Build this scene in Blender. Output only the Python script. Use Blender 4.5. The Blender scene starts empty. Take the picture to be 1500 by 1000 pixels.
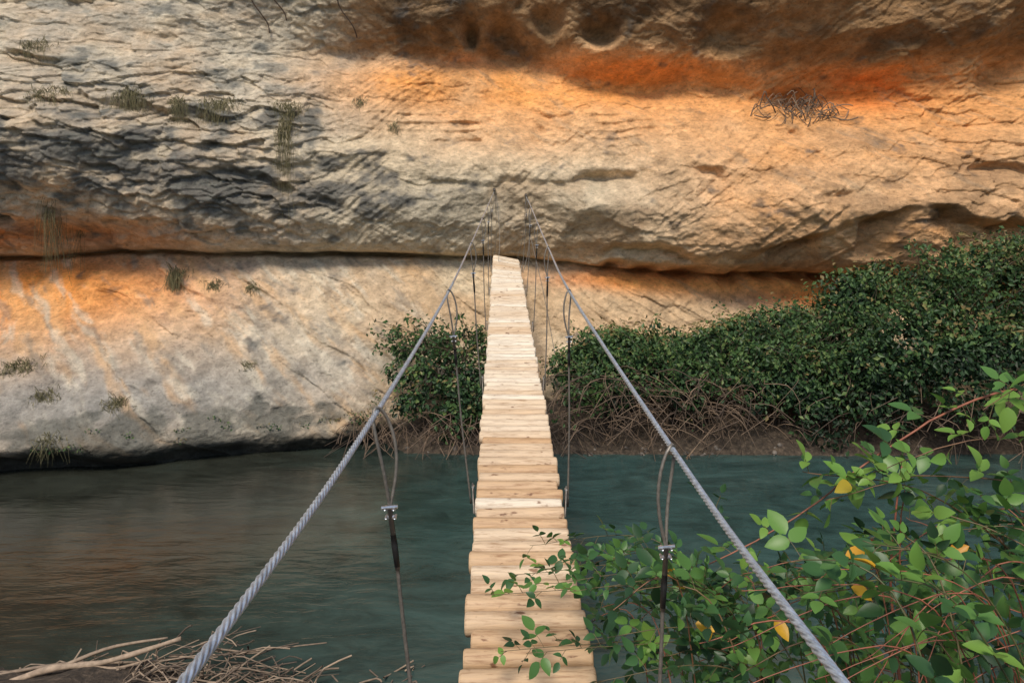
import bpy, math, random
import numpy as np
from mathutils import Vector
random.seed(7); rng=np.random.default_rng(7)
S=bpy.context.scene
S.view_settings.view_transform='Standard'; S.view_settings.look='None'; S.view_settings.exposure=0
COL=S.collection

# ------------------------------------------------------------ noise
def hsh(i,j,s):
    n=(i.astype(np.int64)*374761393+j.astype(np.int64)*668265263+s*1442695041)&0x7fffffff
    n=((n^(n>>13))*1274126177)&0x7fffffff
    n=(n^(n>>16))
    return (n&0xffffff)/float(0xffffff)
def vn(x,y,s=0):
    xi=np.floor(x);yi=np.floor(y);fx=x-xi;fy=y-yi
    fx=fx*fx*fx*(fx*(fx*6-15)+10);fy=fy*fy*fy*(fy*(fy*6-15)+10)
    a=hsh(xi,yi,s);b=hsh(xi+1,yi,s);c=hsh(xi,yi+1,s);d=hsh(xi+1,yi+1,s)
    return (a*(1-fx)+b*fx)*(1-fy)+(c*(1-fx)+d*fx)*fy*1.0
def fbm(x,y,o=4,s=0,g=0.5):
    r=0;a=1;t=0
    for k in range(o):
        r=r+a*(vn(x,y,s+k*17)*2-1);t+=a;a*=g
        x,y=x*1.93*0.94-y*1.93*0.34+3.1,x*1.93*0.34+y*1.93*0.94+1.7
    return r/t
def worley(x,y,s=0):
    xi=np.floor(x);yi=np.floor(y)
    f1=np.full(x.shape,9.);f2=np.full(x.shape,9.);cid=np.zeros(x.shape);gx=np.zeros(x.shape);gy=np.zeros(x.shape)
    for i in(-1,0,1):
        for j in(-1,0,1):
            cx=xi+i;cy=yi+j
            px=cx+hsh(cx,cy,s+1);py=cy+hsh(cx,cy,s+2)
            d=np.hypot(px-x,py-y);h=hsh(cx,cy,s+3)
            m=d<f1
            f2=np.where(m,f1,np.minimum(f2,d));cid=np.where(m,h,cid);gx=np.where(m,x-px,gx);gy=np.where(m,y-py,gy);f1=np.where(m,d,f1)
    return f1,f2,cid,gx,gy
def sst(a,b,x):
    t=np.clip((x-a)/(b-a),0,1);return t*t*(3-2*t)
def G(x,z,cx,cz,sx,sz): return np.exp(-((x-cx)/sx)**2-((z-cz)/sz)**2)
def saw(q,e=.82):
    f=q-np.floor(q);return f/e*(f<e)+(1-sst(e,1,f))*(f>=e)

# ------------------------------------------------------------ cliff shape
CX=np.array([-40,-18,-12,-8,-4,0,4,8,12,18,40.])
ZC=np.array([-.3,-.3,-.35,-.36,-.38,-.42,-.75,-.9,-1.0,-1.0,-1.0])
UN=np.array([0,.15,.7,1.4,2.4,3.4,4.2,4.8,5.6,7,10,14.])
UP=np.array([
[15,14.6,14,13.5,13.5,14,14.6,15,15.6,16.4,18,20],
[16,15.4,14.4,13.7,13.5,14,14.6,15,15.6,16.4,18,20],
[16.4,16.1,15.2,14.4,14.1,14.5,15.1,15.6,16.2,17,18.5,20],
[16.9,16.4,15.6,15.1,15.1,15.6,16.2,16.7,17.2,18,19,20.5],
[17.6,17.2,16.8,16.5,16.8,17.5,18.2,18.8,18.3,17.6,17.6,18.5],
[17.95,17.8,17.45,17.2,17.5,18.3,19.0,19.45,18.3,17.5,17.3,18],
[17.8,17.4,16.9,16.7,17.3,18.1,18.9,19.35,18.1,17.3,17.0,18],
[17.5,17.1,16.5,16.1,16.8,17.7,18.6,18.5,17.3,16.6,16.3,17],
[16.6,16.2,15.6,15.3,15.8,16.6,17.2,17.4,16.4,15.6,15.3,16],
[15,14.8,14.4,14.2,14.6,15,15.3,15.3,14.6,13.8,13,14],
[13,12.8,12.4,12.2,12.6,13,13.3,13.3,12.6,11.8,11,12]])
VN=np.array([-6,-3.95,-3.5,-2.6,-1.7,-.7,0])
LO=np.array([
[12.5,12.4,11.8,12.5,13.6,15,15.8],
[12.6,12.7,11.9,12.7,14.1,15.6,16.5],
[13.0,13.1,12.2,13.2,14.6,15.9,16.9],
[13.7,13.8,13.0,13.9,15.1,16.3,17.3],
[15.2,15.2,14.7,15.3,16.3,17.2,17.9],
[16.6,16.3,16.2,16.6,17.2,17.8,18.25],
[16.8,16.5,16.4,16.8,17.4,18,18.4],
[16.8,16.5,16.3,16.6,17.2,17.8,18.1],
[16,15.7,15.5,15.8,16.3,16.8,17.2],
[15,14.8,14.6,14.8,15.2,15.6,16],
[13,12.8,12.6,12.8,13.2,13.6,14]])
def colidx(X):
    i=np.clip(np.searchsorted(CX,X)-1,0,len(CX)-2);t=np.clip((X-CX[i])/(CX[i+1]-CX[i]),0,1)
    return i,t*0.5+0.5*t*t*(3-2*t)
def zcr(X):
    i,t=colidx(X); return ZC[i]*(1-t)+ZC[i+1]*t+0.16*(vn(X*.45,X*0+3,5)-.5)+.05*(vn(X*2.1,X*0+7,6)-.5)
def prof(X,W,N,T):
    i,t=colidx(X);r=0
    for o in(-.16,-.08,0,.08,.16):
        w=W+o
        if N[0]==0: w=np.maximum(w,0)
        else: w=np.minimum(w,0)
        j=np.clip(np.searchsorted(N,w)-1,0,len(N)-2);u=np.clip((w-N[j])/(N[j+1]-N[j]),0,1)
        r=r+(T[i,j]*(1-u)+T[i,j+1]*u)*(1-t)+(T[i+1,j]*(1-u)+T[i+1,j+1]*u)*t
    return r/5
POCK=[(2.4,-.62,.28,.12),(4.3,-.8,.42,.13),(5.3,-.85,.22,.17),(6.2,-.85,.3,.12),(6.9,-.88,.26,.13),(7.5,-.9,.3,.13),(3.3,-.72,.3,.1),
      (-.1,5.1,.3,.35),(-1.0,5.15,.2,.3),(.9,5.25,.35,.35),(2.2,4.95,.4,.3),(5.2,4.9,.7,.45),(7.0,3.45,.75,.28),(11.3,4.2,.6,.7)]
LIPS=[(-1.2,1.25,3.2,1.35,.20,.45),(1.4,1.45,3.3,1.3,.20,.25),(3.9,1.85,5.7,1.2,.26,.35),(4.6,-.42,9.0,.62,.66,.50),(8.6,.70,12,.05,.65,.5),
      (9.3,1.6,13,1.35,.28,.4),(-3.9,1.75,-.4,1.2,.14,.3),(1.2,-.38,5.0,-.35,.40,.25),(-13,1.0,-7.6,-.2,.5,.45),(-9.6,3.1,-5.6,2.2,.2,.3),(-7,1.4,-3.4,.8,.26,.35),
      (-4.4,3.9,-1.5,3.2,.10,.3),(5.5,2.5,9.5,2.9,.12,.3),(-12,4.2,-8.6,3.6,.2,.35),(6.4,.9,9,1.35,.24,.4),(-2.8,2.5,2.4,2.35,.12,.2),(-2.0,2.9,1.6,2.75,.10,.2),(-1,3.25,2.0,3.1,.08,.18)]
def cliff_y(X,Z,full=False):
    X=np.asarray(X,float);Z=np.asarray(Z,float)
    wx=X+.5*fbm(X*.5,Z*.5,3,91);wz=Z+.45*fbm(X*.42+9,Z*.7,3,92)
    zc=zcr(X);w=Z-zc
    ww=wz-zc
    low=prof(wx,np.where(w<0,np.minimum(ww*sst(0,-1.2,w)+w*(1-sst(0,-1.2,w)),0),0),VN,LO)
    up=prof(wx,np.maximum(ww*sst(0,1.2,w)+w*(1-sst(0,1.2,w)),0),UN,UP)
    s=sst(-.015,.03,w)
    Y=low*(1-s)+up*s
    isup=sst(-.1,.2,w)
    left=sst(-2.5,-6,X)
    ca=(.55*(1-sst(-1,1.5,X))+.25*sst(7.5,9,X)+.15)*(.4+.9*vn(X*.7,X*0+2,8))
    Y=Y+ca*np.exp(-(w/.05)**2)+.25*np.exp(-(w/.18)**2)*sst(1,3,X)*(1-sst(8,9,X))
    for cx,cz,sx,sz in POCK: Y=Y+.6*np.exp(-(((wx-cx)/sx)**2+((Z-cz)/sz)**2)**1.5)
    nl=.22*fbm(X*.9,Z*.4,4,95);brk=.35+.9*sst(.3,.65,vn(X*1.1+3,Z*1.3,97));wd=.10+.22*vn(X*.8,Z*.9,98)
    for x0,z0,x1,z1,A,dc in LIPS:
        t=(X-x0)/(x1-x0);m=sst(0,.3,t)*sst(1,.7,t);h=Z-(z0+(z1-z0)*t+nl*1.6)
        Y=Y+A*m*brk*np.where(h<0,np.exp(np.minimum(h,0)/dc),sst(1,0,h/wd))*sst(-.05,.1,w)
    Y=Y+.36*fbm(X*.33,Z*.45,2,11)
    rz=1-np.abs(fbm(X*.5+4,Z*.75,4,21));Y=Y-.38*(rz-.7)*(.4+.6*isup)
    a=math.radians(-33)
    sx_=X*math.cos(a)+Z*math.sin(a);sz_=-X*math.sin(a)+Z*math.cos(a)
    q=sz_*1.25+.7*fbm(sx_*.35,sz_*.6,3,31)
    amp=sst(.4,.8,vn(sx_*.33,np.floor(q)*3.3,33))
    Y=Y+(.10*(.35*isup+1.0*(1-isup)))*amp*(saw(q)-.5)
    q2=sz_*4.2+1.2*fbm(sx_*.7,sz_*1.2,3,35)
    a2=sst(.38,.75,vn(sx_*.45,sz_*1.3,36));Y=Y+.048*(1-.45*isup)*a2*(saw(q2)-.5)
    b=math.radians(38)
    tx=X*math.cos(b)+Z*math.sin(b);tz=-X*math.sin(b)+Z*math.cos(b)
    q3=tz*2.0+.9*fbm(tx*.4,tz*.9,3,41)
    m3=sst(1,4,X)*isup*(1-sst(2.6,4.0,Z))*sst(.45,.85,vn(tx*.4,np.floor(q3)*2.1,43))
    Y=Y+.075*m3*(saw(q3,.7)-.5)
    q5=tz*6.0+1.3*fbm(tx*.8,tz*1.2,3,44);m5=sst(.4,.8,vn(tx*.5,tz*1.1,49))*(.3+.7*isup)
    Y=Y+.030*m5*(saw(q5,.7)-.5)
    mr=G(X,Z,.4,2.75,2.8,.55)*sst(.3,.6,vn(X*.7,Z*1.1,45))
    q4=Z*4.6+.9*fbm(X*.5,Z*.7,3,46)-X*.12;Y=Y+.12*mr*(saw(q4,.7)-.4)
    lm=.10+.90*left*isup*(1-sst(3.0,4.5,Z)*.7)+.28*sst(7,10,X)*isup+.2*isup*sst(.45,.75,vn(X*.5,Z*.8,48))
    f1,f2,cid,gx,gy=worley(X*1.5+.8*fbm(X,Z,3,51),Z*3.0+.8*fbm(X+5,Z,3,52),53)
    Y=Y+lm*.10*((cid-.5)+.9*gy*(.5+cid))
    f1,f2,c2,gx,gy=worley(X*3.8+.7*fbm(X*2,Z*2,3,61),Z*6.5+.7*fbm(X*2+5,Z*2,3,62),63)
    Y=Y+lm*.055*((c2-.5)+.9*gy)
    Y=Y+.07*fbm(X*1.7,Z*2.6,5,71,.60)*(.6+.5*lm)+.034*fbm(X*6,Z*8,4,81,.65)
    if full: return Y,w,zc,left,isup,cid,f2-f1,rz
    return Y
def cy(x,z): return float(cliff_y(np.array([x]),np.array([z]))[0])

# ------------------------------------------------------------ mesh helpers
def add_obj(name,me,parent=None,mat=None):
    o=bpy.data.objects.new(name,me);COL.objects.link(o)
    if mat: me.materials.append(mat)
    if parent: o.parent=parent
    return o
def mk(name,V,F,mat=None,parent=None,smooth=True,attrs=None):
    V=np.asarray(V,np.float32);F=np.asarray(F,np.int32);k=F.shape[1]
    me=bpy.data.meshes.new(name);me.vertices.add(len(V));me.vertices.foreach_set('co',V.ravel())
    me.loops.add(F.size);me.loops.foreach_set('vertex_index',F.ravel())
    me.polygons.add(len(F));me.polygons.foreach_set('loop_start',np.arange(0,F.size,k,dtype=np.int32))
    me.polygons.foreach_set('use_smooth',np.full(len(F),smooth))
    if attrs:
        for an,(ty,arr) in attrs.items():
            at=me.attributes.new(an,ty,'POINT')
            at.data.foreach_set('color' if ty=='FLOAT_COLOR' else 'value',np.asarray(arr,np.float32).ravel())
    me.update(calc_edges=True);me.validate()
    return add_obj(name,me,parent,mat)
class Tubes:
    def __init__(s): s.V=[];s.F=[];s.T=[];s.n=0;s.C=[]
    def add(s,P,r,sides=6,tint=.5,lobes=0,twist=0,cap=True,ref=None):
        P=np.asarray(P,float);n=len(P);r=np.full(n,r) if np.isscalar(r) else np.asarray(r,float)
        T=np.gradient(P,axis=0);T/=np.linalg.norm(T,axis=1)[:,None]+1e-9
        if ref is None:
            ref=np.array([0,0,1.]) if abs(T[:,2]).mean()<.8 else np.array([1,0,0.])
        A=np.cross(T,ref);A/=np.linalg.norm(A,axis=1)[:,None]+1e-9;B=np.cross(A,T)
        L=np.concatenate([[0],np.cumsum(np.linalg.norm(np.diff(P,axis=0),axis=1))])
        th=np.linspace(0,2*np.pi,sides,endpoint=False)[None,:]+(twist*L)[:,None]
        rr=r[:,None]*np.ones((1,sides))
        if lobes:
            th0=np.linspace(0,2*np.pi,sides,endpoint=False)
            rr=rr*(.64+.36*np.abs(np.sin(th0*lobes/2)))[None,:]
        V=P[:,None,:]+rr[:,:,None]*(np.cos(th)[:,:,None]*A[:,None,:]+np.sin(th)[:,:,None]*B[:,None,:])
        i=np.arange(n-1)[:,None]*sides;j=np.arange(sides)[None,:];j2=(j+1)%sides
        F=np.stack([i+j,i+j2,i+sides+j2,i+sides+j],-1).reshape(-1,4)+s.n
        st=s.n
        s.V.append(V.reshape(-1,3));s.F.append(F);s.T.append(np.full(n*sides,tint));s.n+=n*sides
        if cap:
            for pi_,base in ((0,st),(n-1,st+(n-1)*sides)):
                s.V.append(P[pi_][None,:]);s.T.append(np.array([tint]));ci=s.n;s.n+=1
                jj=np.arange(0,sides);s.C.append(np.stack([base+jj,base+(jj+1)%sides,np.full(sides,ci)],-1))
    def build(s,name,mat,parent=None):
        V=np.concatenate(s.V);F=np.concatenate(s.F)
        me_f=F.tolist()
        if s.C: me_f+=np.concatenate(s.C).tolist()
        me=bpy.data.meshes.new(name);me.from_pydata(V.tolist(),[],me_f)
        me.polygons.foreach_set('use_smooth',np.full(len(me.polygons),True))
        at=me.attributes.new('tint','FLOAT','POINT');at.data.foreach_set('value',np.concatenate(s.T).astype(np.float32))
        me.update()
        return add_obj(name,me,parent,mat)
def smooth_path(pts,n):
    pts=np.asarray(pts,float);m=len(pts);t=np.linspace(0,m-1,n);out=[]
    for u in t:
        i=min(int(u),m-2);f=u-i
        p0=pts[max(i-1,0)];p1=pts[i];p2=pts[i+1];p3=pts[min(i+2,m-1)]
        out.append(.5*((2*p1)+(-p0+p2)*f+(2*p0-5*p1+4*p2-p3)*f*f+(-p0+3*p1-3*p2+p3)*f**3))
    return np.array(out)

# ------------------------------------------------------------ materials
def newmat(name):
    m=bpy.data.materials.new(name);m.use_nodes=True;nt=m.node_tree;b=nt.nodes['Principled BSDF'];return m,nt,b
def coords(nt,scale=(1,1,1),rot=(0,0,0)):
    tc=nt.nodes.new('ShaderNodeTexCoord');mp=nt.nodes.new('ShaderNodeMapping');mp.inputs['Scale'].default_value=scale;mp.inputs['Rotation'].default_value=rot
    nt.links.new(tc.outputs['Object'],mp.inputs['Vector']);return mp.outputs[0]
def noise(nt,vec,scale,detail=6,rough=.6,dist=0):
    n=nt.nodes.new('ShaderNodeTexNoise');n.inputs['Scale'].default_value=scale;n.inputs['Detail'].default_value=detail;n.inputs['Roughness'].default_value=rough;n.inputs['Distortion'].default_value=dist
    nt.links.new(vec,n.inputs['Vector']);return n.outputs['Fac']
def ramp(nt,fac,stops):
    r=nt.nodes.new('ShaderNodeValToRGB');e=r.color_ramp.elements
    while len(e)<len(stops): e.new(.5)
    for i,(p,c) in enumerate(stops):
        e[i].position=p;e[i].color=(c[0],c[1],c[2],1) if not np.isscalar(c) else (c,c,c,1)
    nt.links.new(fac,r.inputs[0]);return r.outputs[0]
def mixc(nt,a,b,fac,mode='MIX'):
    m=nt.nodes.new('ShaderNodeMix');m.data_type='RGBA';m.blend_type=mode
    def s(v,i):
        if hasattr(v,'is_linked') or hasattr(v,'links'): nt.links.new(v,m.inputs[i])
        else: m.inputs[i].default_value=v if np.isscalar(v) else (*v,1)
    s(fac,0);s(a,6);s(b,7);return m.outputs[2]
def bump(nt,h,strength,dist,normal=None):
    b=nt.nodes.new('ShaderNodeBump');b.inputs['Strength'].default_value=strength;b.inputs['Distance'].default_value=dist
    nt.links.new(h,b.inputs['Height'])
    if normal is not None: nt.links.new(normal,b.inputs['Normal'])
    return b.outputs[0]
def attr(nt,name,out='Color'):
    a=nt.nodes.new('ShaderNodeAttribute');a.attribute_name=name;return a.outputs[out]

m_rock,nt,b=newmat('sandstone')
c=coords(nt);c2=coords(nt,(1,1,2.4),(0,math.radians(-28),0))
base=attr(nt,'Col')
n1=noise(nt,c2,3.2,7,.72);n2=noise(nt,c,13,6,.75)
col=mixc(nt,base,ramp(nt,n1,[(.3,.68),(.5,1.0),(.72,1.20)]),1.0,'MULTIPLY')
col=mixc(nt,col,ramp(nt,n2,[(.30,.42),(.42,.92),(.55,1.04),(.7,1.3)]),1.0,'MULTIPLY')
nt.links.new(col,b.inputs['Base Color']);b.inputs['Roughness'].default_value=.92;b.inputs['Specular IOR Level'].default_value=.2
nb=bump(nt,n1,.6,.10);nb=bump(nt,n2,.85,.06,nb)
nt.links.new(nb,b.inputs['Normal'])
m_soil,nt,b=newmat('river_soil');c=coords(nt)
n2=noise(nt,c,12,6,.7)
col=ramp(nt,n2,[(.3,(.02,.015,.01)),(.5,(.065,.048,.032)),(.7,(.15,.11,.075))])
nt.links.new(col,b.inputs['Base Color']);b.inputs['Roughness'].default_value=.95
nt.links.new(bump(nt,n2,.9,.08),b.inputs['Normal'])
# water
m_water,nt,b=newmat('murky_water');c=coords(nt,(.7,1.3,1));cb=coords(nt,(.55,1.6,1))
n1=noise(nt,c,.35,4,.55,.6);n2=noise(nt,c,1.3,7,.7,1.0)
sx=nt.nodes.new('ShaderNodeSeparateXYZ');tc=nt.nodes.new('ShaderNodeTexCoord');nt.links.new(tc.outputs['Object'],sx.inputs[0])
mr=nt.nodes.new('ShaderNodeMapRange');mr.inputs[1].default_value=-5.5;mr.inputs[2].default_value=1.0;nt.links.new(sx.outputs[0],mr.inputs[0])
ad=nt.nodes.new('ShaderNodeMath');ad.operation='MULTIPLY_ADD';nt.links.new(n1,ad.inputs[0]);ad.inputs[1].default_value=.8;nt.links.new(mr.outputs[0],ad.inputs[2])
sh=nt.nodes.new('ShaderNodeMath');sh.operation='SUBTRACT';sh.inputs[1].default_value=.4;nt.links.new(ad.outputs[0],sh.inputs[0])
col=ramp(nt,sh.outputs[0],[(.1,(.026,.029,.022)),(.45,(.026,.042,.035)),(.9,(.032,.065,.060))])
col=mixc(nt,col,ramp(nt,n2,[(.33,.40),(.5,1),(.7,1.7)]),.75,'MULTIPLY')
nt.links.new(col,b.inputs['Base Color']);b.inputs['Roughness'].default_value=.12;b.inputs['Specular IOR Level'].default_value=.27
w1=noise(nt,cb,3.0,4,.55,.4)
nb=bump(nt,w1,.17,.08);nt.links.new(nb,b.inputs['Normal'])
# wood
m_wood,nt,b=newmat('peeled_pine');c=coords(nt,(3,30,30));c1=coords(nt,(4,9,9));t=attr(nt,'tint','Fac')
g=noise(nt,c,1.6,6,.7,.5);k=noise(nt,c1,2.2,4,.5)
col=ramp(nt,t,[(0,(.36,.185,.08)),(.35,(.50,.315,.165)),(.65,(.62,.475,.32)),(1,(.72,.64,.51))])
col=mixc(nt,col,ramp(nt,g,[(.3,(.5,.37,.27)),(.5,(1,1,1)),(.75,(1.18,1.14,1.05))]),.95,'MULTIPLY')
col=mixc(nt,col,ramp(nt,k,[(.30,(.25,.13,.07)),(.36,(1,1,1))]),.85,'MULTIPLY')
nt.links.new(col,b.inputs['Base Color']);b.inputs['Roughness'].default_value=.6
nt.links.new(bump(nt,g,.5,.010),b.inputs['Normal'])
def simple(name,ca,cb_,rough=.8,metal=0,sc=20,bs=.3):
    m,nt,b=newmat(name);c=coords(nt);t=attr(nt,'tint','Fac');n=noise(nt,c,sc,3,.6)
    col=ramp(nt,t,[(0,ca),(1,cb_)]);col=mixc(nt,col,ramp(nt,n,[(.3,.6),(.7,1.3)]),.8,'MULTIPLY')
    nt.links.new(col,b.inputs['Base Color']);b.inputs['Roughness'].default_value=rough;b.inputs['Metallic'].default_value=metal
    nt.links.new(bump(nt,n,bs,.01),b.inputs['Normal']);return m
m_twig=simple('dry_twig',(.06,.04,.028),(.28,.19,.12))
m_drift=simple('driftwood',(.10,.075,.055),(.36,.27,.19))
m_stone=simple('river_stone',(.07,.06,.05),(.20,.17,.14))
m_cane=simple('bramble_cane',(.07,.085,.03),(.30,.10,.06),.5)
m_straw=simple('dry_grass',(.08,.08,.035),(.28,.24,.12))
m_steel=simple('galvanised_steel_rope',(.48,.55,.62),(.68,.75,.82),.36,.7,60,.1)
m_wire=simple('weathered_wire_rope',(.14,.12,.10),(.30,.27,.23),.5,.5,60,.1)
m_clamp=simple('zinc_clamp',(.7,.7,.72),(.9,.9,.92),.3,.8,60,.05)
m_black=simple('black_sleeve',(.012,.012,.012),(.02,.02,.02),.5,0,60,.1)
def leafmat(name,stops,rough=.45,tr=.25):
    m,nt,b=newmat(name);t=attr(nt,'tint','Fac');col=ramp(nt,t,stops)
    nt.links.new(col,b.inputs['Base Color']);b.inputs['Roughness'].default_value=rough;b.inputs['Specular IOR Level'].default_value=.35
    tl=nt.nodes.new('ShaderNodeBsdfTranslucent');nt.links.new(col,tl.inputs[0])
    mx=nt.nodes.new('ShaderNodeMixShader');mx.inputs[0].default_value=tr
    out=[n for n in nt.nodes if n.type=='OUTPUT_MATERIAL'][0]
    nt.links.new(b.outputs[0],mx.inputs[1]);nt.links.new(tl.outputs[0],mx.inputs[2]);nt.links.new(mx.outputs[0],out.inputs[0]);return m
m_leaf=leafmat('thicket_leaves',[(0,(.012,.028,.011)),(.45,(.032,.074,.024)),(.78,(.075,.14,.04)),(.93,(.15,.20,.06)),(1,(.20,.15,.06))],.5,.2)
m_bram=leafmat('bramble_leaves',[(0,(.022,.055,.024)),(.45,(.055,.14,.045)),(.9,(.15,.30,.055)),(.955,(.18,.32,.06)),(.965,(.75,.42,.03)),(.98,(.70,.38,.03)),(.99,(.35,.07,.03)),(1,(.3,.06,.03))],.4,.3)

# ------------------------------------------------------------ cliff mesh
xs=np.concatenate([np.linspace(-40,-14,60,endpoint=False),np.linspace(-14,14,1040,endpoint=False),np.linspace(14,40,60)])
zs=np.concatenate([np.linspace(-6,-4.5,14,endpoint=False),np.linspace(-4.5,6.6,470,endpoint=False),np.linspace(6.6,12.5,60)])
X,Z=np.meshgrid(xs,zs)
Y,w,zc,left,isup,cid,edge,rz=cliff_y(X,Z,True)
N1=fbm(X*.8,Z*1.1,5,201);N2=fbm(X*2.2,Z*3.5,5,211);N3=fbm(X*6,Z*8,3,221)
def c3(*a): return np.array(a)[None,None,:]
tan=c3(.58,.41,.245);cream=c3(.68,.55,.37);grey=c3(.50,.46,.375);dark=c3(.085,.088,.085);orange=c3(.88,.37,.095);brown=c3(.26,.15,.068);red=c3(.78,.21,.035)
def mx(a,b_,m): m=np.clip(m,0,1)[...,None];return a*(1-m)+b_*m
C=mx(np.broadcast_to(tan,X.shape+(3,)),cream,sst(-.3,.3,N1))
C=mx(C,grey,sst(-2.0,-5.5,X+1.2*N1)*(.6+.5*N2)*1.0)
C=mx(C,c3(.32,.31,.28),G(X,Z,-8.0,-3.0,5.5,.85)*.9)
C=mx(C,c3(.36,.325,.25),G(X,Z,-1.8,.6,3.6,.95)*.7)
C=mx(C,c3(.48,.40,.28),G(X,Z,3.5,.9,3,.8)*.4)
line=4.45-.10*np.clip(X-2,0,6)+.25*fbm(X*.5,X*0+1,3,240)
C=mx(C,c3(.80,.44,.20),sst(1.2,3.0,Z)*sst(-4.0,.5,X)*(.72+.6*N1)*(1-sst(3.9,5,Z)))
C=mx(C,orange,np.exp(-((Z-line+.6)/.8)**2)*sst(-6,-2.0,X)*(1-.35*sst(9.5,13,X))*(.85+.6*N1))  # bounced sunlight below the overhang line, painted into the rock colour
C=mx(C,c3(.72,.36,.14),sst(1.5,6,X)*isup*.75*(.8+.7*N1))
C=mx(C,red,G(X,Z,8.6,3.55,1.2,.5)*.9+G(X,Z,3.2,4.25,1.6,.25)*.5+G(X,Z,-1,4.5,1.5,.2)*.4)  # redder cores of the painted bounce glow
C=mx(C,brown,sst(.05,.4,Z-line+.2*N1)*sst(-5,-3,X)*.85)  # shade on the overhang ceiling, painted in as brown
C=mx(C,c3(.12,.075,.04),sst(.25,.6,Z-line)*sst(-.1,.4,N1+.4*N2)*sst(-5,-3,X)*.85)  # darker blotches within the painted ceiling shade
C=mx(C,red*1.05,G(X,Z,-10.6,-1.0,2.7,.6)*(1.05+.5*N2)*(w<0))  # reflected glow under the left crack, painted red
C=mx(C,orange,G(X,Z,-10.0,-1.2,3.6,.95)*.85*(w<0))  # wider orange part of that painted glow
C=mx(C,red,G(X,Z,7.6,-1.3,1.8,.35)*1.0+G(X,Z,3,-.95,2.2,.22)*.7)  # reflected glow under the right-hand pockets, painted red
C=mx(C,orange,np.exp(-((w+.28)/.28)**2)*sst(1,3,X)*.85)  # orange band of painted glow just under the right crack
C=mx(C,c3(.46,.20,.075),G(X,Z,-11,.1,4,.35)*.9)
C=mx(C,c3(.30,.19,.105),sst(.15,.5,fbm(X*.5,Z*1.3,4,245))*sst(.5,3,X)*isup*(1-sst(2,3,Z))*.5)
a=math.radians(-38);uz=-X*math.sin(a)+Z*math.cos(a);ux=X*math.cos(a)+Z*math.sin(a)
lowl=sst(.1,-.1,w)*sst(-.5,-3,X)
C=mx(C,c3(.66,.40,.19),sst(.1,.45,fbm(ux*.6,uz*3.2,5,231,.6))*.5*lowl)
C=mx(C,c3(.26,.235,.195),sst(.12,.42,fbm(ux*1.1+8,uz*6,5,235,.7))*.55*lowl)
C=mx(C,c3(.70,.63,.49),sst(.12,.4,fbm(ux*.9+18,uz*5,5,237,.65))*.5*lowl)
C=mx(C,c3(.28,.23,.16),sst(.2,.45,fbm(ux*1.0+28,uz*6,5,238,.7))*.35*sst(.3,3,X+Z))
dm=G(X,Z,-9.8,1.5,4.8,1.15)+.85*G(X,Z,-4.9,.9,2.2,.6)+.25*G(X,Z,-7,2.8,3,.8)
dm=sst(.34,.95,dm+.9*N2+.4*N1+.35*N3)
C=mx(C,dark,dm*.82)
C=mx(C,c3(.16,.16,.135),sst(.2,.5,N2+.4*N3)*left*isup*.5)
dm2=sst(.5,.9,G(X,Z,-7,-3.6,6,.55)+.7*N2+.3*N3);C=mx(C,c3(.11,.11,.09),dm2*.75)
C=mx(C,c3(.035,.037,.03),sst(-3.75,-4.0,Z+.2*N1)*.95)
C=mx(C,c3(.16,.11,.065),sst(.3,.6,N2-.2*N1)*sst(1,5,X)*isup*.4)
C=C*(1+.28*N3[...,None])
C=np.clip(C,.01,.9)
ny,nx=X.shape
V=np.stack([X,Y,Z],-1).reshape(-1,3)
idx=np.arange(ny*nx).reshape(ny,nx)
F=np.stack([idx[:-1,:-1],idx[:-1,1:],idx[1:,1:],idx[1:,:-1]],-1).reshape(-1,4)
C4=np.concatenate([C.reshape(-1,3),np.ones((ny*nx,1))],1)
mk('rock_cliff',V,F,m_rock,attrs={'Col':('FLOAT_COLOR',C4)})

# ------------------------------------------------------------ ground
def ground_z(x,y):
    x=np.asarray(x,float);y=np.asarray(y,float)
    near=np.interp(y,[-80,1.5,2.5,4,5.5,6.9,9],[-2.2,-2.15,-2.2,-2.85,-3.6,-4.25,-5.1])
    near=near+.22*G(x,y,-4,7.0,1.8,.7)
    bk=sst(-4.0,-1.8,x)
    far=np.interp(y,[13.2,14.2,14.7,15.6,17,20,21.5],[-5.1,-4.55,-4.15,-3.75,-3.4,-3.2,11.6])
    far2=np.interp(y,[13,20,21.5],[-5.2,-5,11.6])
    z=np.where(y<10,near,far*bk+far2*(1-bk))
    return z+.12*fbm(x*.8,y*.8,4,301)+.06*fbm(x*3,y*3,3,305)
gx=np.concatenate([np.linspace(-150,-14,30,endpoint=False),np.linspace(-14,16,260,endpoint=False),np.linspace(16,150,30)])
gy=np.concatenate([np.linspace(-150,0,25,endpoint=False),np.linspace(0,22,220,endpoint=False),np.linspace(22,200,30)])
XX,YY=np.meshgrid(gx,gy);ZZ=ground_z(XX,YY);ny,nx=XX.shape;idx=np.arange(ny*nx).reshape(ny,nx)
mk('ground',np.stack([XX,YY,ZZ],-1).reshape(-1,3),np.stack([idx[:-1,:-1],idx[:-1,1:],idx[1:,1:],idx[1:,:-1]],-1).reshape(-1,4),m_soil)
mk('river_water',[(-150,3,-4.2),(150,3,-4.2),(150,21,-4.2),(-150,21,-4.2)],[(0,1,2,3)],m_water)

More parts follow.
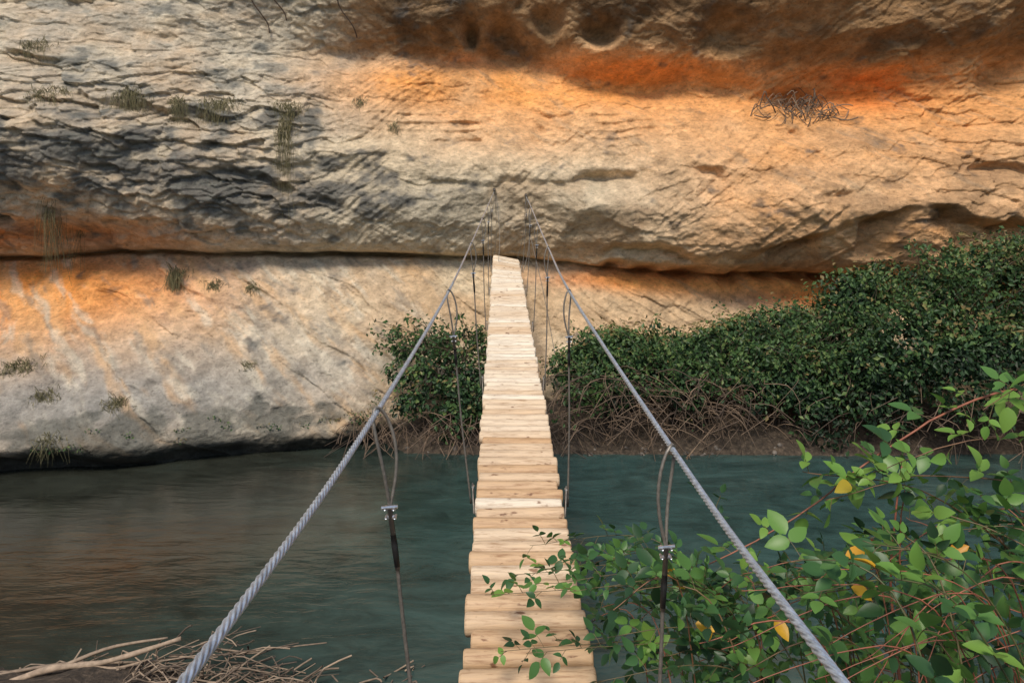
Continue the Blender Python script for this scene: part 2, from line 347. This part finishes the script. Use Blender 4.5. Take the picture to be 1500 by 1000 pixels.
# ------------------------------------------------------------ footbridge
bridge=bpy.data.objects.new('suspension_footbridge',None);COL.objects.link(bridge)
def dz(d): return -2.25+.1035*d-.07*math.sin(math.pi*min(max((d-1)/17,0),1))
def dxc(d): return .13-.0155*d
logs=Tubes();d=.6
while d<17.72:
    r=.060*random.uniform(.88,1.05);hw=.298+random.uniform(-.011,.011);cx=dxc(d)+random.gauss(0,.006)
    roll=-.20*sst(13.5,17.8,d)+random.gauss(0,.007);yaw=random.gauss(0,.010);up=random.gauss(0,.002)
    us=np.array([-1,-.985,-.95,-.6,-.2,.2,.6,.95,.985,1]);P=[];R=[]
    tp=random.uniform(-.07,.07);bow=random.uniform(-.006,.006)
    for u in us:
        P.append((cx+u*hw,d+u*hw*yaw+bow*(1-u*u),dz(d)-r+u*hw*roll+up))
        R.append(r*(1+tp*u)*(.78 if abs(u)==1 else .95 if abs(u)>.98 else 1)*random.uniform(.985,1.015))
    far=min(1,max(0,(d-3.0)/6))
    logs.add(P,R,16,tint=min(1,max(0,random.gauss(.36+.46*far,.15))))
    d+=.146*random.uniform(.97,1.03)
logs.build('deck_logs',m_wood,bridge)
def spline(pts,step):
    s=smooth_path(pts,2000);s=s[np.argsort(s[:,1])];y=np.arange(s[0,1],s[-1,1],step)
    return np.stack([np.interp(y,s[:,1],s[:,0]),y,np.interp(y,s[:,1],s[:,2])],-1)
Lp=[(-.42,-1.2,-.5),(-.43,1,-.58),(-.436,2.45,-.555),(-.44,5.2,-.365),(-.43,7.9,-.05),(-.42,10.6,.29),(-.42,13.3,.61),(-.42,16,.92),(-.41,17.9,1.16)]
Rp=[(.48,-1.2,-.6),(.485,1.1,-.65),(.505,2.4,-.66),(.392,5.2,-.355),(.38,7.9,-.086),(.36,10.6,.23),(.34,13.3,.56),(.33,16,.84),(.32,17.9,1.03)]
rope=Tubes()
for pp in(Lp,Rp):
    a1=spline(pp,.005);n1=int((5.6+1.2)/.005)
    rope.add(a1[:n1+1],.0092,30,.6,lobes=6,twist=42)
    rope.add(a1[n1:][::12],.0084,8,.4)
rope.build('handrail_ropes',m_steel,bridge)
wire=Tubes();clamp=Tubes();black=Tubes()
def at(pp,d):
    s=smooth_path(pp,400);return np.array([np.interp(d,s[:,1],s[:,0]),d,np.interp(d,s[:,1],s[:,2])])
SD=[2.42,5.2,7.9,10.6,13.3,16.0]
for k,sd in enumerate(SD):
    for side,pp in((-1,Lp),(1,Rp)):
        dd=sd-(.05 if side>0 else 0);top=at(pp,dd);bot=np.array([dxc(dd)+side*.335,dd+.03,dz(dd)-.08])
        ax=(bot-top);ax/=np.linalg.norm(ax)
        lw=.034 if side<0 else .030;Lh=.33;tp_=top+np.array([0,0,.014])
        lat=np.array([.8,.6,0.]);loop=[]
        for tt in np.linspace(0,1,25):
            ang=tt*2*math.pi;u=.5-.5*math.cos(ang);wdt=math.sin(ang)*(u**.6)
            loop.append(tp_+ax*(Lh*(1-u))+lat*wdt*lw*1.25+np.array([.018*math.sin(math.pi*u)*side*-1,0,0]))
        wire.add(loop,.0056,8,.5)
        kn=tp_+ax*Lh
        wire.add([kn,kn+ax*.2],.0085,8,.4)
        wire.add(smooth_path([kn+ax*.18,(kn+bot)/2+np.array([.006*side,0,0]),bot],14),.0064,8,.35)
        for q in(0,.028):
            cc=kn+ax*q
            clamp.add([cc+np.array([-.017,0,0]),cc+np.array([.017,0,0])],.007,8,.7)
            for bx in(-.014,.014):
                clamp.add([cc+np.array([bx,-.016,.002]),cc+np.array([bx,.014,.002])],.0042,6,.9)
        clamp.add([kn+np.array([-.026,-.006,.004]),kn+np.array([.026,-.006,.008])],.006,6,.9)
        black.add([kn+ax*.085,kn+ax*.12,kn+ax*.19],[.009,.0105,.009],8,.5)
        e=np.array([dxc(dd)+side*.31,dd,dz(dd)])
        wire.add([e+np.array([0,-.05,-.12]),e+np.array([side*.01,-.02,.02]),e+np.array([side*.012,0,.07]),e+np.array([side*.01,.03,.02]),e+np.array([0,.06,-.12])],.006,6,.3)
        clamp.add([e+np.array([side*.01,-.012,.05]),e+np.array([side*.01,.015,.05])],.009,6,.7)
for o in(-.21,.21):
    ys=np.linspace(.2,18.2,90);wire.add([(dxc(y)+o,y,dz(y)-.15) for y in ys],.010,8,.4)
for x0,z0,x1,y1,z1 in((-.40,1.1,-.42,17.65,-.42),(.31,1.0,.12,17.7,-.5),(-.36,1.0,-.30,16.8,-.5),(.36,.6,.22,15.2,-.7),(.37,.1,.75,13.2,-2.0)):
    yA=16.4 if z0>.9 else 14.5;A_=np.array([x0,yA+.9,z0]);B_=np.array([x1,y1,z1]);M=(A_+B_)/2+np.array([.05,0,-.12])
    wire.add(smooth_path([A_,M,B_],12),.006,6,.5)
wire.build('suspender_wires',m_wire,bridge);clamp.build('rope_clamps',m_clamp,bridge);black.build('crimp_sleeves',m_black,bridge)
anc=Tubes()
for x,z in((-.41,1.14),(.32,1.01),(-.35,-.5),(.1,-.55)):
    y=cy(x,z);anc.add([(x,y-.10,z),(x,y+.2,z)],.035,8,.4);anc.add([(x,y-.16,z),(x,y,z)],.015,8,.6)
anc.build('rock_anchors',m_wire,bridge)

# ------------------------------------------------------------ leaves
def leaf_cloud(name,P,Nrm,size,tint,mat,parent=None,wide=.6):
    n=len(P);r=rng.normal(size=(n,3));D=r-(r*Nrm).sum(1)[:,None]*Nrm;D/=np.linalg.norm(D,axis=1)[:,None]
    D[:,2]-=.35;D/=np.linalg.norm(D,axis=1)[:,None]
    Sd=np.cross(Nrm,D);Sd/=np.linalg.norm(Sd,axis=1)[:,None]+1e-9;s=size[:,None]
    up=np.cross(D,Sd)
    a=P;b_=P+D*s*.45+Sd*s*wide*.5+up*s*.10;c_=P+D*s-up*s*.08;d_=P+D*s*.45-Sd*s*wide*.5+up*s*.10
    V=np.stack([a,b_,c_,d_],1).reshape(-1,3);i=np.arange(n)[:,None]*4
    F=np.concatenate([i+np.array([[0,2,1]]),i+np.array([[0,3,2]])])
    return mk(name,V,F,mat,parent,False,{'tint':('FLOAT',np.repeat(tint,4))})
def unit(v): return v/(np.linalg.norm(v,axis=-1,keepdims=True)+1e-9)
def clumps(cl,dens,size):
    Ps=[];Ns=[];Ts=[];Sz=[]
    for (cx,cy_,cz,rx,ry,rz_,tn) in cl:
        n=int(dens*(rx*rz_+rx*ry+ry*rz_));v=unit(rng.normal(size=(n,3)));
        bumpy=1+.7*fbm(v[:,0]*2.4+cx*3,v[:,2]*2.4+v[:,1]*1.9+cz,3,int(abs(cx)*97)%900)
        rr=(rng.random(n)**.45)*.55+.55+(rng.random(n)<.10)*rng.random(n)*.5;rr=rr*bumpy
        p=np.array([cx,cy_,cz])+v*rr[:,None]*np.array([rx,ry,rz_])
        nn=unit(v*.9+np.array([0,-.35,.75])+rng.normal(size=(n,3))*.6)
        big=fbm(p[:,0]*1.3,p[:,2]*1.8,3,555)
        Ps.append(p);Ns.append(nn);Ts.append(np.clip(tn+.30*(rr-.95)*2+.22*v[:,2]+.45*big+rng.normal(size=n)*.2,0,1));Sz.append(size*rng.uniform(.5,1.5,n))  # tint paints highlights on top and outer leaves, shade inside and beneath
    return np.concatenate(Ps),np.concatenate(Ns),np.concatenate(Sz),np.concatenate(Ts)
topx=[1.0,1.6,2.2,3.2,4.0,4.9,6.0,6.7,7.3,8.0,9.0,10.3,13,18]
topz=[-2.9,-2.3,-2.0,-2.1,-2.25,-1.8,-1.6,-1.45,-.8,-.35,-.15,-.1,-.1,0]
cl=[(7.4,14.3,-1.9,.6,.4,.5,.35),(7.9,14.4,-1.5,.5,.4,.45,.4),(8.2,14.0,-2.2,.6,.4,.5,.3),(8.8,14.3,-1.7,.5,.4,.5,.4),(7.0,14.4,-2.3,.5,.4,.4,.3)]
for k in range(380):
    x=1.3+14.5*rng.random()**1.15 if k>30 else rng.uniform(1.3,9);tz=np.interp(x,topx,topz)
    f=rng.random();off=1.2*sst(6,10,x);y=14.5+f*1.9-off+.2*rng.random()
    zt=-3.95+(tz+3.95)*(f**.5)
    r=rng.uniform(.2,.6) if k%3 else rng.uniform(.14,.3)
    if x<4.6 and zt<-3.0+.25*math.sin(x*5): continue
    if x<9 and zt<-3.6+.2*math.sin(x*4): continue
    y=min(y,cy(x,zt)-.15)
    cl.append((x,y,min(zt,tz-r*.55),r*1.15,r*.8,r*.85,.18+.28*f+rng.uniform(-.16,.16)))  # higher clumps get a lighter tint, painting the light from above
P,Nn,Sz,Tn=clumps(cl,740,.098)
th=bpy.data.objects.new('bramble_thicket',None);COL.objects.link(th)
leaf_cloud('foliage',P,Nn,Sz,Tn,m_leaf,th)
tw=Tubes()
for k in range(620):
    x=rng.uniform(1.0,11) if k<330 else rng.uniform(.9,4.6)
    tz=np.interp(x,topx,topz);y=rng.uniform(14.3,15.3)-1.2*sst(6,10,x);z0=rng.uniform(-3.8,min(tz,-2.6))
    A_=np.array([x,y+.2,z0]);L=rng.uniform(.3,1.2);an=rng.uniform(-1.4,1.4)
    B_=A_+np.array([math.sin(an)*L,-.35*rng.random(),-abs(math.cos(an))*L*.8]);B_[2]=max(B_[2],-4.2)
    M=(A_+B_)/2+np.array([rng.normal()*.15,-.15,.18])
    tw.add(smooth_path([A_,M,B_],7),rng.uniform(.004,.010),4,rng.random()**1.4*.8,cap=False)
LP=[]
for k in range(280):
    x=rng.uniform(1.2,12);tz=np.interp(x,topx,topz);fr=rng.random();y=15.6-1.2*sst(6,10,x);y=min(y,cy(x,tz)-.3)-fr*.9;A_=np.array([x,y,tz-.35-fr*.9]);B_=A_+np.array([rng.normal()*.5,-.15-.2*rng.random(),rng.uniform(.3,.85)])
    pth=smooth_path([A_,(A_+B_)/2+np.array([.05,0,.08]),B_],7);tw.add(pth,.005,4,.2,cap=False)
    for p in pth[2:]:
        for _ in range(5): LP.append(p+rng.normal(size=3)*.06)
tw.build('stems',m_twig,th)
LP=np.array(LP);leaf_cloud('shoot_leaves',LP,unit(rng.normal(size=LP.shape)+np.array([0,-.5,.6])),rng.uniform(.06,.13,len(LP)),rng.uniform(.3,.92,len(LP)),m_leaf,th)
cl=[]
for (x,z,r,y) in ((-1.3,-3.2,.5,15.2),(-.7,-3.1,.5,15.1),(-1.9,-2.9,.42,15.2),(-.9,-2.6,.45,15.4),(-1.6,-2.45,.42,15.5),(-.35,-3.0,.4,15.3),(-2.2,-2.3,.25,15.6),(-.4,-3.5,.3,15.0),(-1.2,-3.6,.32,14.9),(-.2,-2.5,.3,15.5),(-2.1,-3.3,.28,15.0),(-.6,-2.25,.28,15.6),(-2.45,-1.95,.16,15.7),(-1.3,-2.1,.2,15.7),(-2.35,-2.7,.25,15.3),(-1.95,-2.1,.2,15.6),(-1.0,-1.95,.14,15.7)):
    cl.append((x,y,z,r*1.1,r*.8,r*.85,rng.uniform(.25,.55)))
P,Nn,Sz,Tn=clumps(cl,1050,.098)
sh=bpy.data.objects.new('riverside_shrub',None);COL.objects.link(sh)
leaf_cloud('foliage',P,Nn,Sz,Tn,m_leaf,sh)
tw=Tubes();LP=[];
for k in range(46):
    A_=np.array([rng.uniform(-1.8,-.3),15.3,-3]);B_=np.array([rng.uniform(-3.0,-.3),15.4+rng.normal()*.2,rng.uniform(-2.5,-1.5)])
    pth=smooth_path([A_,(A_+B_)/2+np.array([.1,0,.25]),B_],9);tw.add(pth,.006,4,.2,cap=False)
    for p in pth[4:]:
        for _ in range(5): LP.append(p+rng.normal(size=3)*.06)
for k in range(260):
    x=rng.uniform(-3.2,1.2);y=rng.uniform(14.4,15.2);A_=np.array([x,y+.3,rng.uniform(-3.9,-3.4)]);B_=A_+np.array([rng.normal()*.4,-.4,-rng.uniform(.1,.6)]);B_[2]=max(B_[2],-4.2)
    tw.add(smooth_path([A_,(A_+B_)/2+np.array([rng.normal()*.08,-.1,.1]),B_],6),rng.uniform(.004,.010),4,rng.random()*.7,cap=False)
tw.build('stems',m_twig,sh)
LP=np.array(LP);leaf_cloud('shoot_leaves',LP,unit(rng.normal(size=LP.shape)+np.array([0,-.5,.6])),rng.uniform(.06,.12,len(LP)),rng.uniform(.3,.85,len(LP)),m_leaf,sh)
cl=[(-3.1,cy(-3.1,-3.55)-.05,-3.55,.22,.1,.12,.6),(-2.7,14.9,-3.3,.12,.1,.3,.7)]
for k in range(16):
    x=rng.uniform(-9.5,-3);z=rng.uniform(-3.75,-3.3);cl.append((x,cy(x,z)-.03,z,rng.uniform(.1,.3),.05,.06,rng.uniform(.4,.8)))
P,Nn,Sz,Tn=clumps(cl,1300,.045);leaf_cloud('waterside_plants',P,Nn,Sz,Tn,m_leaf)
st=Tubes()
for k in range(110):
    x=rng.uniform(-3.0,8);y=14.62+rng.normal()*.16;z=float(ground_z(x,y))-.01;r=rng.uniform(.02,.08)
    a_=rng.normal(size=3);a_[2]*=.3;a_=unit(a_)*r
    st.add([np.array([x,y,z])-a_,np.array([x,y,z])-a_*.6,np.array([x,y,z+.01]),np.array([x,y,z])+a_*.6,np.array([x,y,z])+a_],np.array([.3,.75,.9,.7,.25])*r*.8,7,rng.random())
st.build('bank_stones',m_stone)

# ------------------------------------------------------------ cliff grass tufts
def tuft(x,z,w_,L,n):
    t=Tubes()
    for k in range(n):
        xx=x+rng.normal()*w_*.45;zz=z+rng.normal()*.05*L/.3;y=cy(xx,zz)
        l=L*rng.uniform(.4,1.2);out=rng.uniform(.08,.3)*min(L,.6)
        A_=np.array([xx,y+.03,zz]);M=A_+np.array([rng.normal()*.06,-out,rng.uniform(0,.12)]);B_=A_+np.array([rng.normal()*.12,-out*1.2,-l])
        t.add(smooth_path([A_,M,B_],6),[.006,.006,.005,.004,.003,.002],3,rng.random()*.9,cap=False)
    t.build('grass_tuft',m_straw)
for a_ in ((-8.0,2.95,.35,.5,130),(-7.1,2.85,.2,.45,80),(-6.4,2.9,.4,.5,140),(-9.3,2.9,.35,.4,70),(-5.1,2.95,.4,.35,90),(-5.05,2.45,.14,1.6,120),(-3.6,3.2,.14,.35,45),(-2.8,2.6,.08,.45,24),
           (-9.5,.35,.16,1.0,90),(-7.5,-.85,.22,.55,130),(-6.6,-1.05,.2,.28,70),(-5.8,-1.1,.14,.25,50),(-9.4,-2.45,.35,.35,140),(-8.7,-2.95,.2,.3,70),(-7.4,-3.1,.18,.35,80),(-5.4,-2.6,.12,.2,30),(-10,4.0,.3,.4,60),(-8.2,-3.6,.25,.35,40),(-11.3,3.2,.4,.5,70)):
    tuft(*a_)
t=Tubes()
for k in range(110):
    x=7.0+rng.normal()*.45;z=3.15+rng.normal()*.16;y=cy(x,z)-.12;an=rng.normal()*.8+(math.pi if rng.random()<.5 else 0);L=rng.uniform(.2,.6)
    A_=np.array([x,y,z]);B_=A_+np.array([math.cos(an)*L,-.2*rng.random(),math.sin(an)*L*.8-.05]);M=(A_+B_)/2+np.array([0,-.1,rng.normal()*.16])
    t.add(smooth_path([A_,M,B_],7),rng.uniform(.007,.016),5,rng.random()*.9,cap=False)
t.build('stick_nest',m_twig)
t=Tubes()
for x,z0,z1 in((-6.3,6.4,4.9),(-5.9,6.4,5.2),(-4.3,6.2,4.9)):
    pts=[];
    for q in np.linspace(0,1,8):
        xx=x+.5*q+.06*math.sin(q*9);zz=z0+(z1-z0)*q;pts.append((xx,cy(xx,zz)-.1,zz))
    t.add(smooth_path(pts,24),.016,5,.1)
t.build('hanging_roots',m_twig)

# ------------------------------------------------------------ driftwood pile
t=Tubes();dzp=-.12
t.add(smooth_path([(-5.6,6.55,-4.0+dzp),(-4.9,6.7,-3.99+dzp),(-4.3,6.9,-3.84+dzp),(-3.8,7.0,-3.82+dzp),(-3.15,7.15,-3.68+dzp)],24),np.linspace(.045,.02,24)*(1+.15*np.sin(np.arange(24)*1.7)),8,.95)
t.add(smooth_path([(-3.95,6.97,-3.83+dzp),(-3.7,7.0,-3.88+dzp),(-3.4,7.1,-3.84+dzp)],8),np.linspace(.022,.008,8),6,.9)
t.add(smooth_path([(-4.2,6.95,-3.85+dzp),(-3.8,7.1,-3.74+dzp),(-3.3,7.2,-3.7+dzp)],10),np.linspace(.022,.010,10),6,.7)
t.add(smooth_path([(-5.2,6.9,-3.98+dzp),(-4.3,7.1,-3.9+dzp),(-3.4,7.2,-3.92+dzp),(-1.8,7.3,-3.80+dzp)],16),np.linspace(.02,.006,16),6,.5)
for k in range(700):
    x=rng.normal()*1.0-3.5;y=rng.uniform(6.3,7.3);z=-4.10+dzp+.38*math.exp(-((x+3.0)/.6)**2)*rng.random()+.07*rng.random();an=rng.uniform(-1.2,1.2);L=rng.uniform(.1,.6)
    A_=np.array([x,y,z]);B_=A_+np.array([math.cos(an)*L,math.sin(an)*L*.5,rng.normal()*.10]);M=(A_+B_)/2+rng.normal(size=3)*.05
    t.add(smooth_path([A_,M,B_],5),rng.uniform(.003,.010),5,rng.random()**1.7,cap=False)
t.build('driftwood_pile',m_drift)

# ------------------------------------------------------------ foreground bramble
br=bpy.data.objects.new('bramble_bush',None);COL.objects.link(br)
cane=Tubes();LV=[];LF=[];LT=[];ln=0
prof_t=np.array([0,.12,.32,.55,.78,.93,1.0]);prof_w=np.array([.02,.18,.28,.265,.165,.06,.0])
def leaflet(p,dirv,nrm,L,tint):
    global ln
    dirv=dirv/np.linalg.norm(dirv);sd=np.cross(nrm,dirv);sd/=np.linalg.norm(sd)+1e-9;up=np.cross(dirv,sd)
    curl=random.uniform(.05,.3);fold=random.uniform(.1,.5);tw_=random.uniform(-.3,.3)
    vs=[]
    for tt,ww in zip(prof_t,prof_w):
        c_=p+dirv*L*tt-up*L*curl*tt*tt
        s2=sd*math.cos(tw_*tt)+up*math.sin(tw_*tt)
        j=1+(.08 if int(tt*10)%2 else -.05)
        vs+= [c_+s2*L*ww*j+up*L*ww*fold,c_,c_-s2*L*ww*j+up*L*ww*fold]
    n=len(prof_t)
    for q in range(n-1):
        for h in(0,1): LF.append((ln+q*3+h,ln+q*3+h+1,ln+q*3+h+4,ln+q*3+h+3))
    LV.extend(vs);LT.extend([tint]*len(vs));ln+=len(vs)
def dress(path,start=.25,step=.055,size=.07,bright=0.0,nleaf=3):
    L=np.concatenate([[0],np.cumsum(np.linalg.norm(np.diff(path,axis=0),axis=1))]);tot=L[-1];s=tot*start
    while s<tot:
        p=np.array([np.interp(s,L,path[:,k]) for k in range(3)]);p2=np.array([np.interp(min(s+.02,tot),L,path[:,k]) for k in range(3)])
        T=(p2-p);T=T/(np.linalg.norm(T)+1e-9) if np.linalg.norm(T)>1e-6 else np.array([0,0,1.])
        out=np.cross(T,rng.normal(size=3));out/=np.linalg.norm(out)
        out=out*.8+T*.5+np.array([0,-.1,.25]);out/=np.linalg.norm(out);pl=random.uniform(.03,.08)
        q=p+out*pl;cane.add([p,p+out*pl*.5+np.array([0,0,.004]),q],.0015,4,.2,cap=False)
        nr=unit(np.array([0,-.25,.9])+rng.normal(size=3)*.42)
        tint=min(.95,max(0,random.gauss(.46+bright,.25)))
        rr=random.random()
        if rr<.003: tint=.972
        elif rr<.0045: tint=1.0
        sz=size*random.uniform(.55,1.25)
        sd=np.cross(nr,out);sd/=np.linalg.norm(sd)
        leaflet(q+out*.012,out,nr,sz,tint)
        if nleaf>=3:
            for sg in(-1,1): leaflet(q-out*.012,out*.25+sd*sg,nr+rng.normal(size=3)*.15,sz*.85,min(1,tint+(random.gauss(0,.05) if tint<.95 else 0)))
        s+=step*random.uniform(.7,1.5)
def add_cane(pts,r=.005,n=26,tint=.6,**k):
    p=smooth_path(pts,n);p[2:]+=np.cumsum(rng.normal(size=(n-2,3))*.0025,axis=0)
    cane.add(p,np.linspace(r,r*.35,n),6,tint);dress(p,**k)
    return p
ex=[-.2,.25,.75,1.05,1.5,1.95,2.3,3.2];ez=[-1.8,-1.6,-1.52,-1.40,-1.26,-1.16,-1.08,-.9]
for k in range(92):
    x1=rng.uniform(.35,3.1);y1=rng.uniform(2.4,4.4);sc=y1/3.3
    zt=np.interp(x1/sc,ex,ez)*sc-abs(rng.normal())*.24
    x0=x1+rng.uniform(.1,1.1);y0=y1+rng.uniform(-.7,.5);x0=max(x0,.75);z0=float(ground_z(x0,max(y0,1)))
    A_=np.array([x0,y0,z0]);B_=np.array([x1,y1,zt]);M=A_*.4+B_*.6+np.array([.1,0,.25+.2*rng.random()]);M[2]=min(M[2],zt+.12)
    add_cane([A_,M,B_],.0045,16,rng.random(),start=.28,step=.09,size=.084,nleaf=3,bright=rng.normal()*.14)
for (x1,y1,z1) in((-.12,3.35,-1.58),(.0,3.6,-1.62),(.15,3.3,-1.5),(.22,3.1,-1.45),(.05,3.1,-1.7),(.3,3.0,-1.6),(.38,3.4,-1.6),(.5,3.2,-1.5),(.33,2.9,-1.68),(.2,3.7,-1.6),(-.05,3.2,-1.75),(.3,3.5,-1.5),(.1,3.9,-1.62)):
    A_=np.array([1.35,3.4+rng.normal()*.2,-2.4]);M=np.array([.75,y1+.05,z1+.02]);add_cane([A_,(A_+M)/2+np.array([.0,0,.15]),M,np.array([x1,y1,z1])],.0035,22,.2,start=.4,step=.06,size=.068)
H=dict(size=.088)
add_cane([(3.4,3.3,-.80),(2.55,3.4,-.68),(2.05,3.3,-.72),(1.6,3.2,-.9),(1.2,3.1,-1.14),(.78,3.0,-1.32)],.007,40,.9,start=.05,step=.085,bright=.25,**H)
add_cane([(2.9,3.0,-1.5),(2.4,2.9,-.7),(1.95,2.7,-.50),(1.6,2.6,-.60)],.004,26,.4,start=.4,step=.055,bright=.45,**H)
add_cane([(2.6,2.7,-1.2),(2.2,2.6,-.6),(1.85,2.5,-.43)],.004,22,.4,start=.5,step=.055,bright=.5,**H)
add_cane([(3.0,2.8,-1.2),(2.3,2.75,-.78),(1.75,2.75,-.72),(1.35,2.8,-.85)],.004,26,.5,start=.4,step=.06,bright=.4,**H)
add_cane([(2.9,3.1,-1.7),(2.3,3.1,-1.1),(1.7,3.0,-.95),(1.25,3.0,-1.05)],.004,26,.5,start=.3,step=.065,bright=.35,**H)
add_cane([(1.75,3.3,-2.3),(1.72,3.4,-1.6),(1.78,3.4,-1.0)],.0085,20,1,start=.9,step=.1)
add_cane([(1.9,3.1,-2.2),(1.65,3.15,-1.5),(1.62,3.1,-1.05)],.006,20,.95,start=.9,step=.1)
add_cane([(2.5,3.2,-2.2),(2.3,3.3,-1.5),(1.7,3.1,-1.05),(1.2,3.1,-.98)],.005,26,.5,start=.4,step=.06,bright=.25,**H)
add_cane([(2.2,3.0,-2.2),(1.4,3.2,-1.6),(1.0,3.2,-1.35),(.78,3.2,-1.05)],.003,24,.4,start=.5,step=.08,size=.05,bright=.1)
add_cane([(2.6,3.4,-2.0),(2.4,3.4,-1.3),(1.9,3.3,-1.25),(1.35,3.1,-1.5)],.005,26,.9,start=.7,step=.1)
add_cane([(2.3,2.7,-2.0),(1.9,2.7,-1.2),(1.6,2.7,-1.3),(1.35,2.6,-1.7)],.004,26,.9,start=.8,step=.1)
for k in range(14):
    x=rng.uniform(1.0,2.3);add_cane([(x+rng.uniform(.2,.8),2.7,-2.0),(x+.1,2.6,-1.35+rng.normal()*.1),(x-rng.uniform(.2,.6),2.6,-1.45+rng.normal()*.15)],.0036,20,.9+.1*rng.random(),start=.93,step=.1)
for p_,s_ in (((1.22,2.7,-1.25),.08),((.66,2.7,-1.38),.07),((.70,2.72,-1.40),.07),((.98,2.8,-1.42),.08)):
    leaflet(np.array(p_),rng.normal(size=3)*.4+np.array([.5,-.2,-.4]),unit(np.array([.1,-.7,.7])),s_,.972)
cane.build('canes',m_cane,br)
mk('leaves',np.array(LV),np.array(LF),m_bram,br,True,{'tint':('FLOAT',np.array(LT))})

# ------------------------------------------------------------ light, camera
W=bpy.data.worlds.new('World');S.world=W;W.use_nodes=True;nt=W.node_tree
sky=nt.nodes.new('ShaderNodeTexSky');sky.sky_type='NISHITA';sky.sun_disc=False
EL=math.radians(50);sky.sun_elevation=EL;sky.sun_rotation=math.radians(195)
bg=nt.nodes['Background'];bg.inputs[1].default_value=.14;nt.links.new(sky.outputs[0],bg.inputs[0])
sl=bpy.data.lights.new('sun','SUN');sl.energy=3.5;sl.angle=math.radians(16);sl.color=(1,.90,.77)
so=bpy.data.objects.new('sun',sl);COL.objects.link(so);so.rotation_euler=(math.radians(40),0,math.radians(-15))
cam=bpy.data.cameras.new('camera');co=bpy.data.objects.new('camera',cam);COL.objects.link(co)
co.location=(0,0,0);co.rotation_euler=(math.radians(90),0,0);cam.sensor_width=36;cam.lens=26.4;cam.shift_y=-.1;cam.clip_end=600;cam.clip_start=.05
S.camera=co
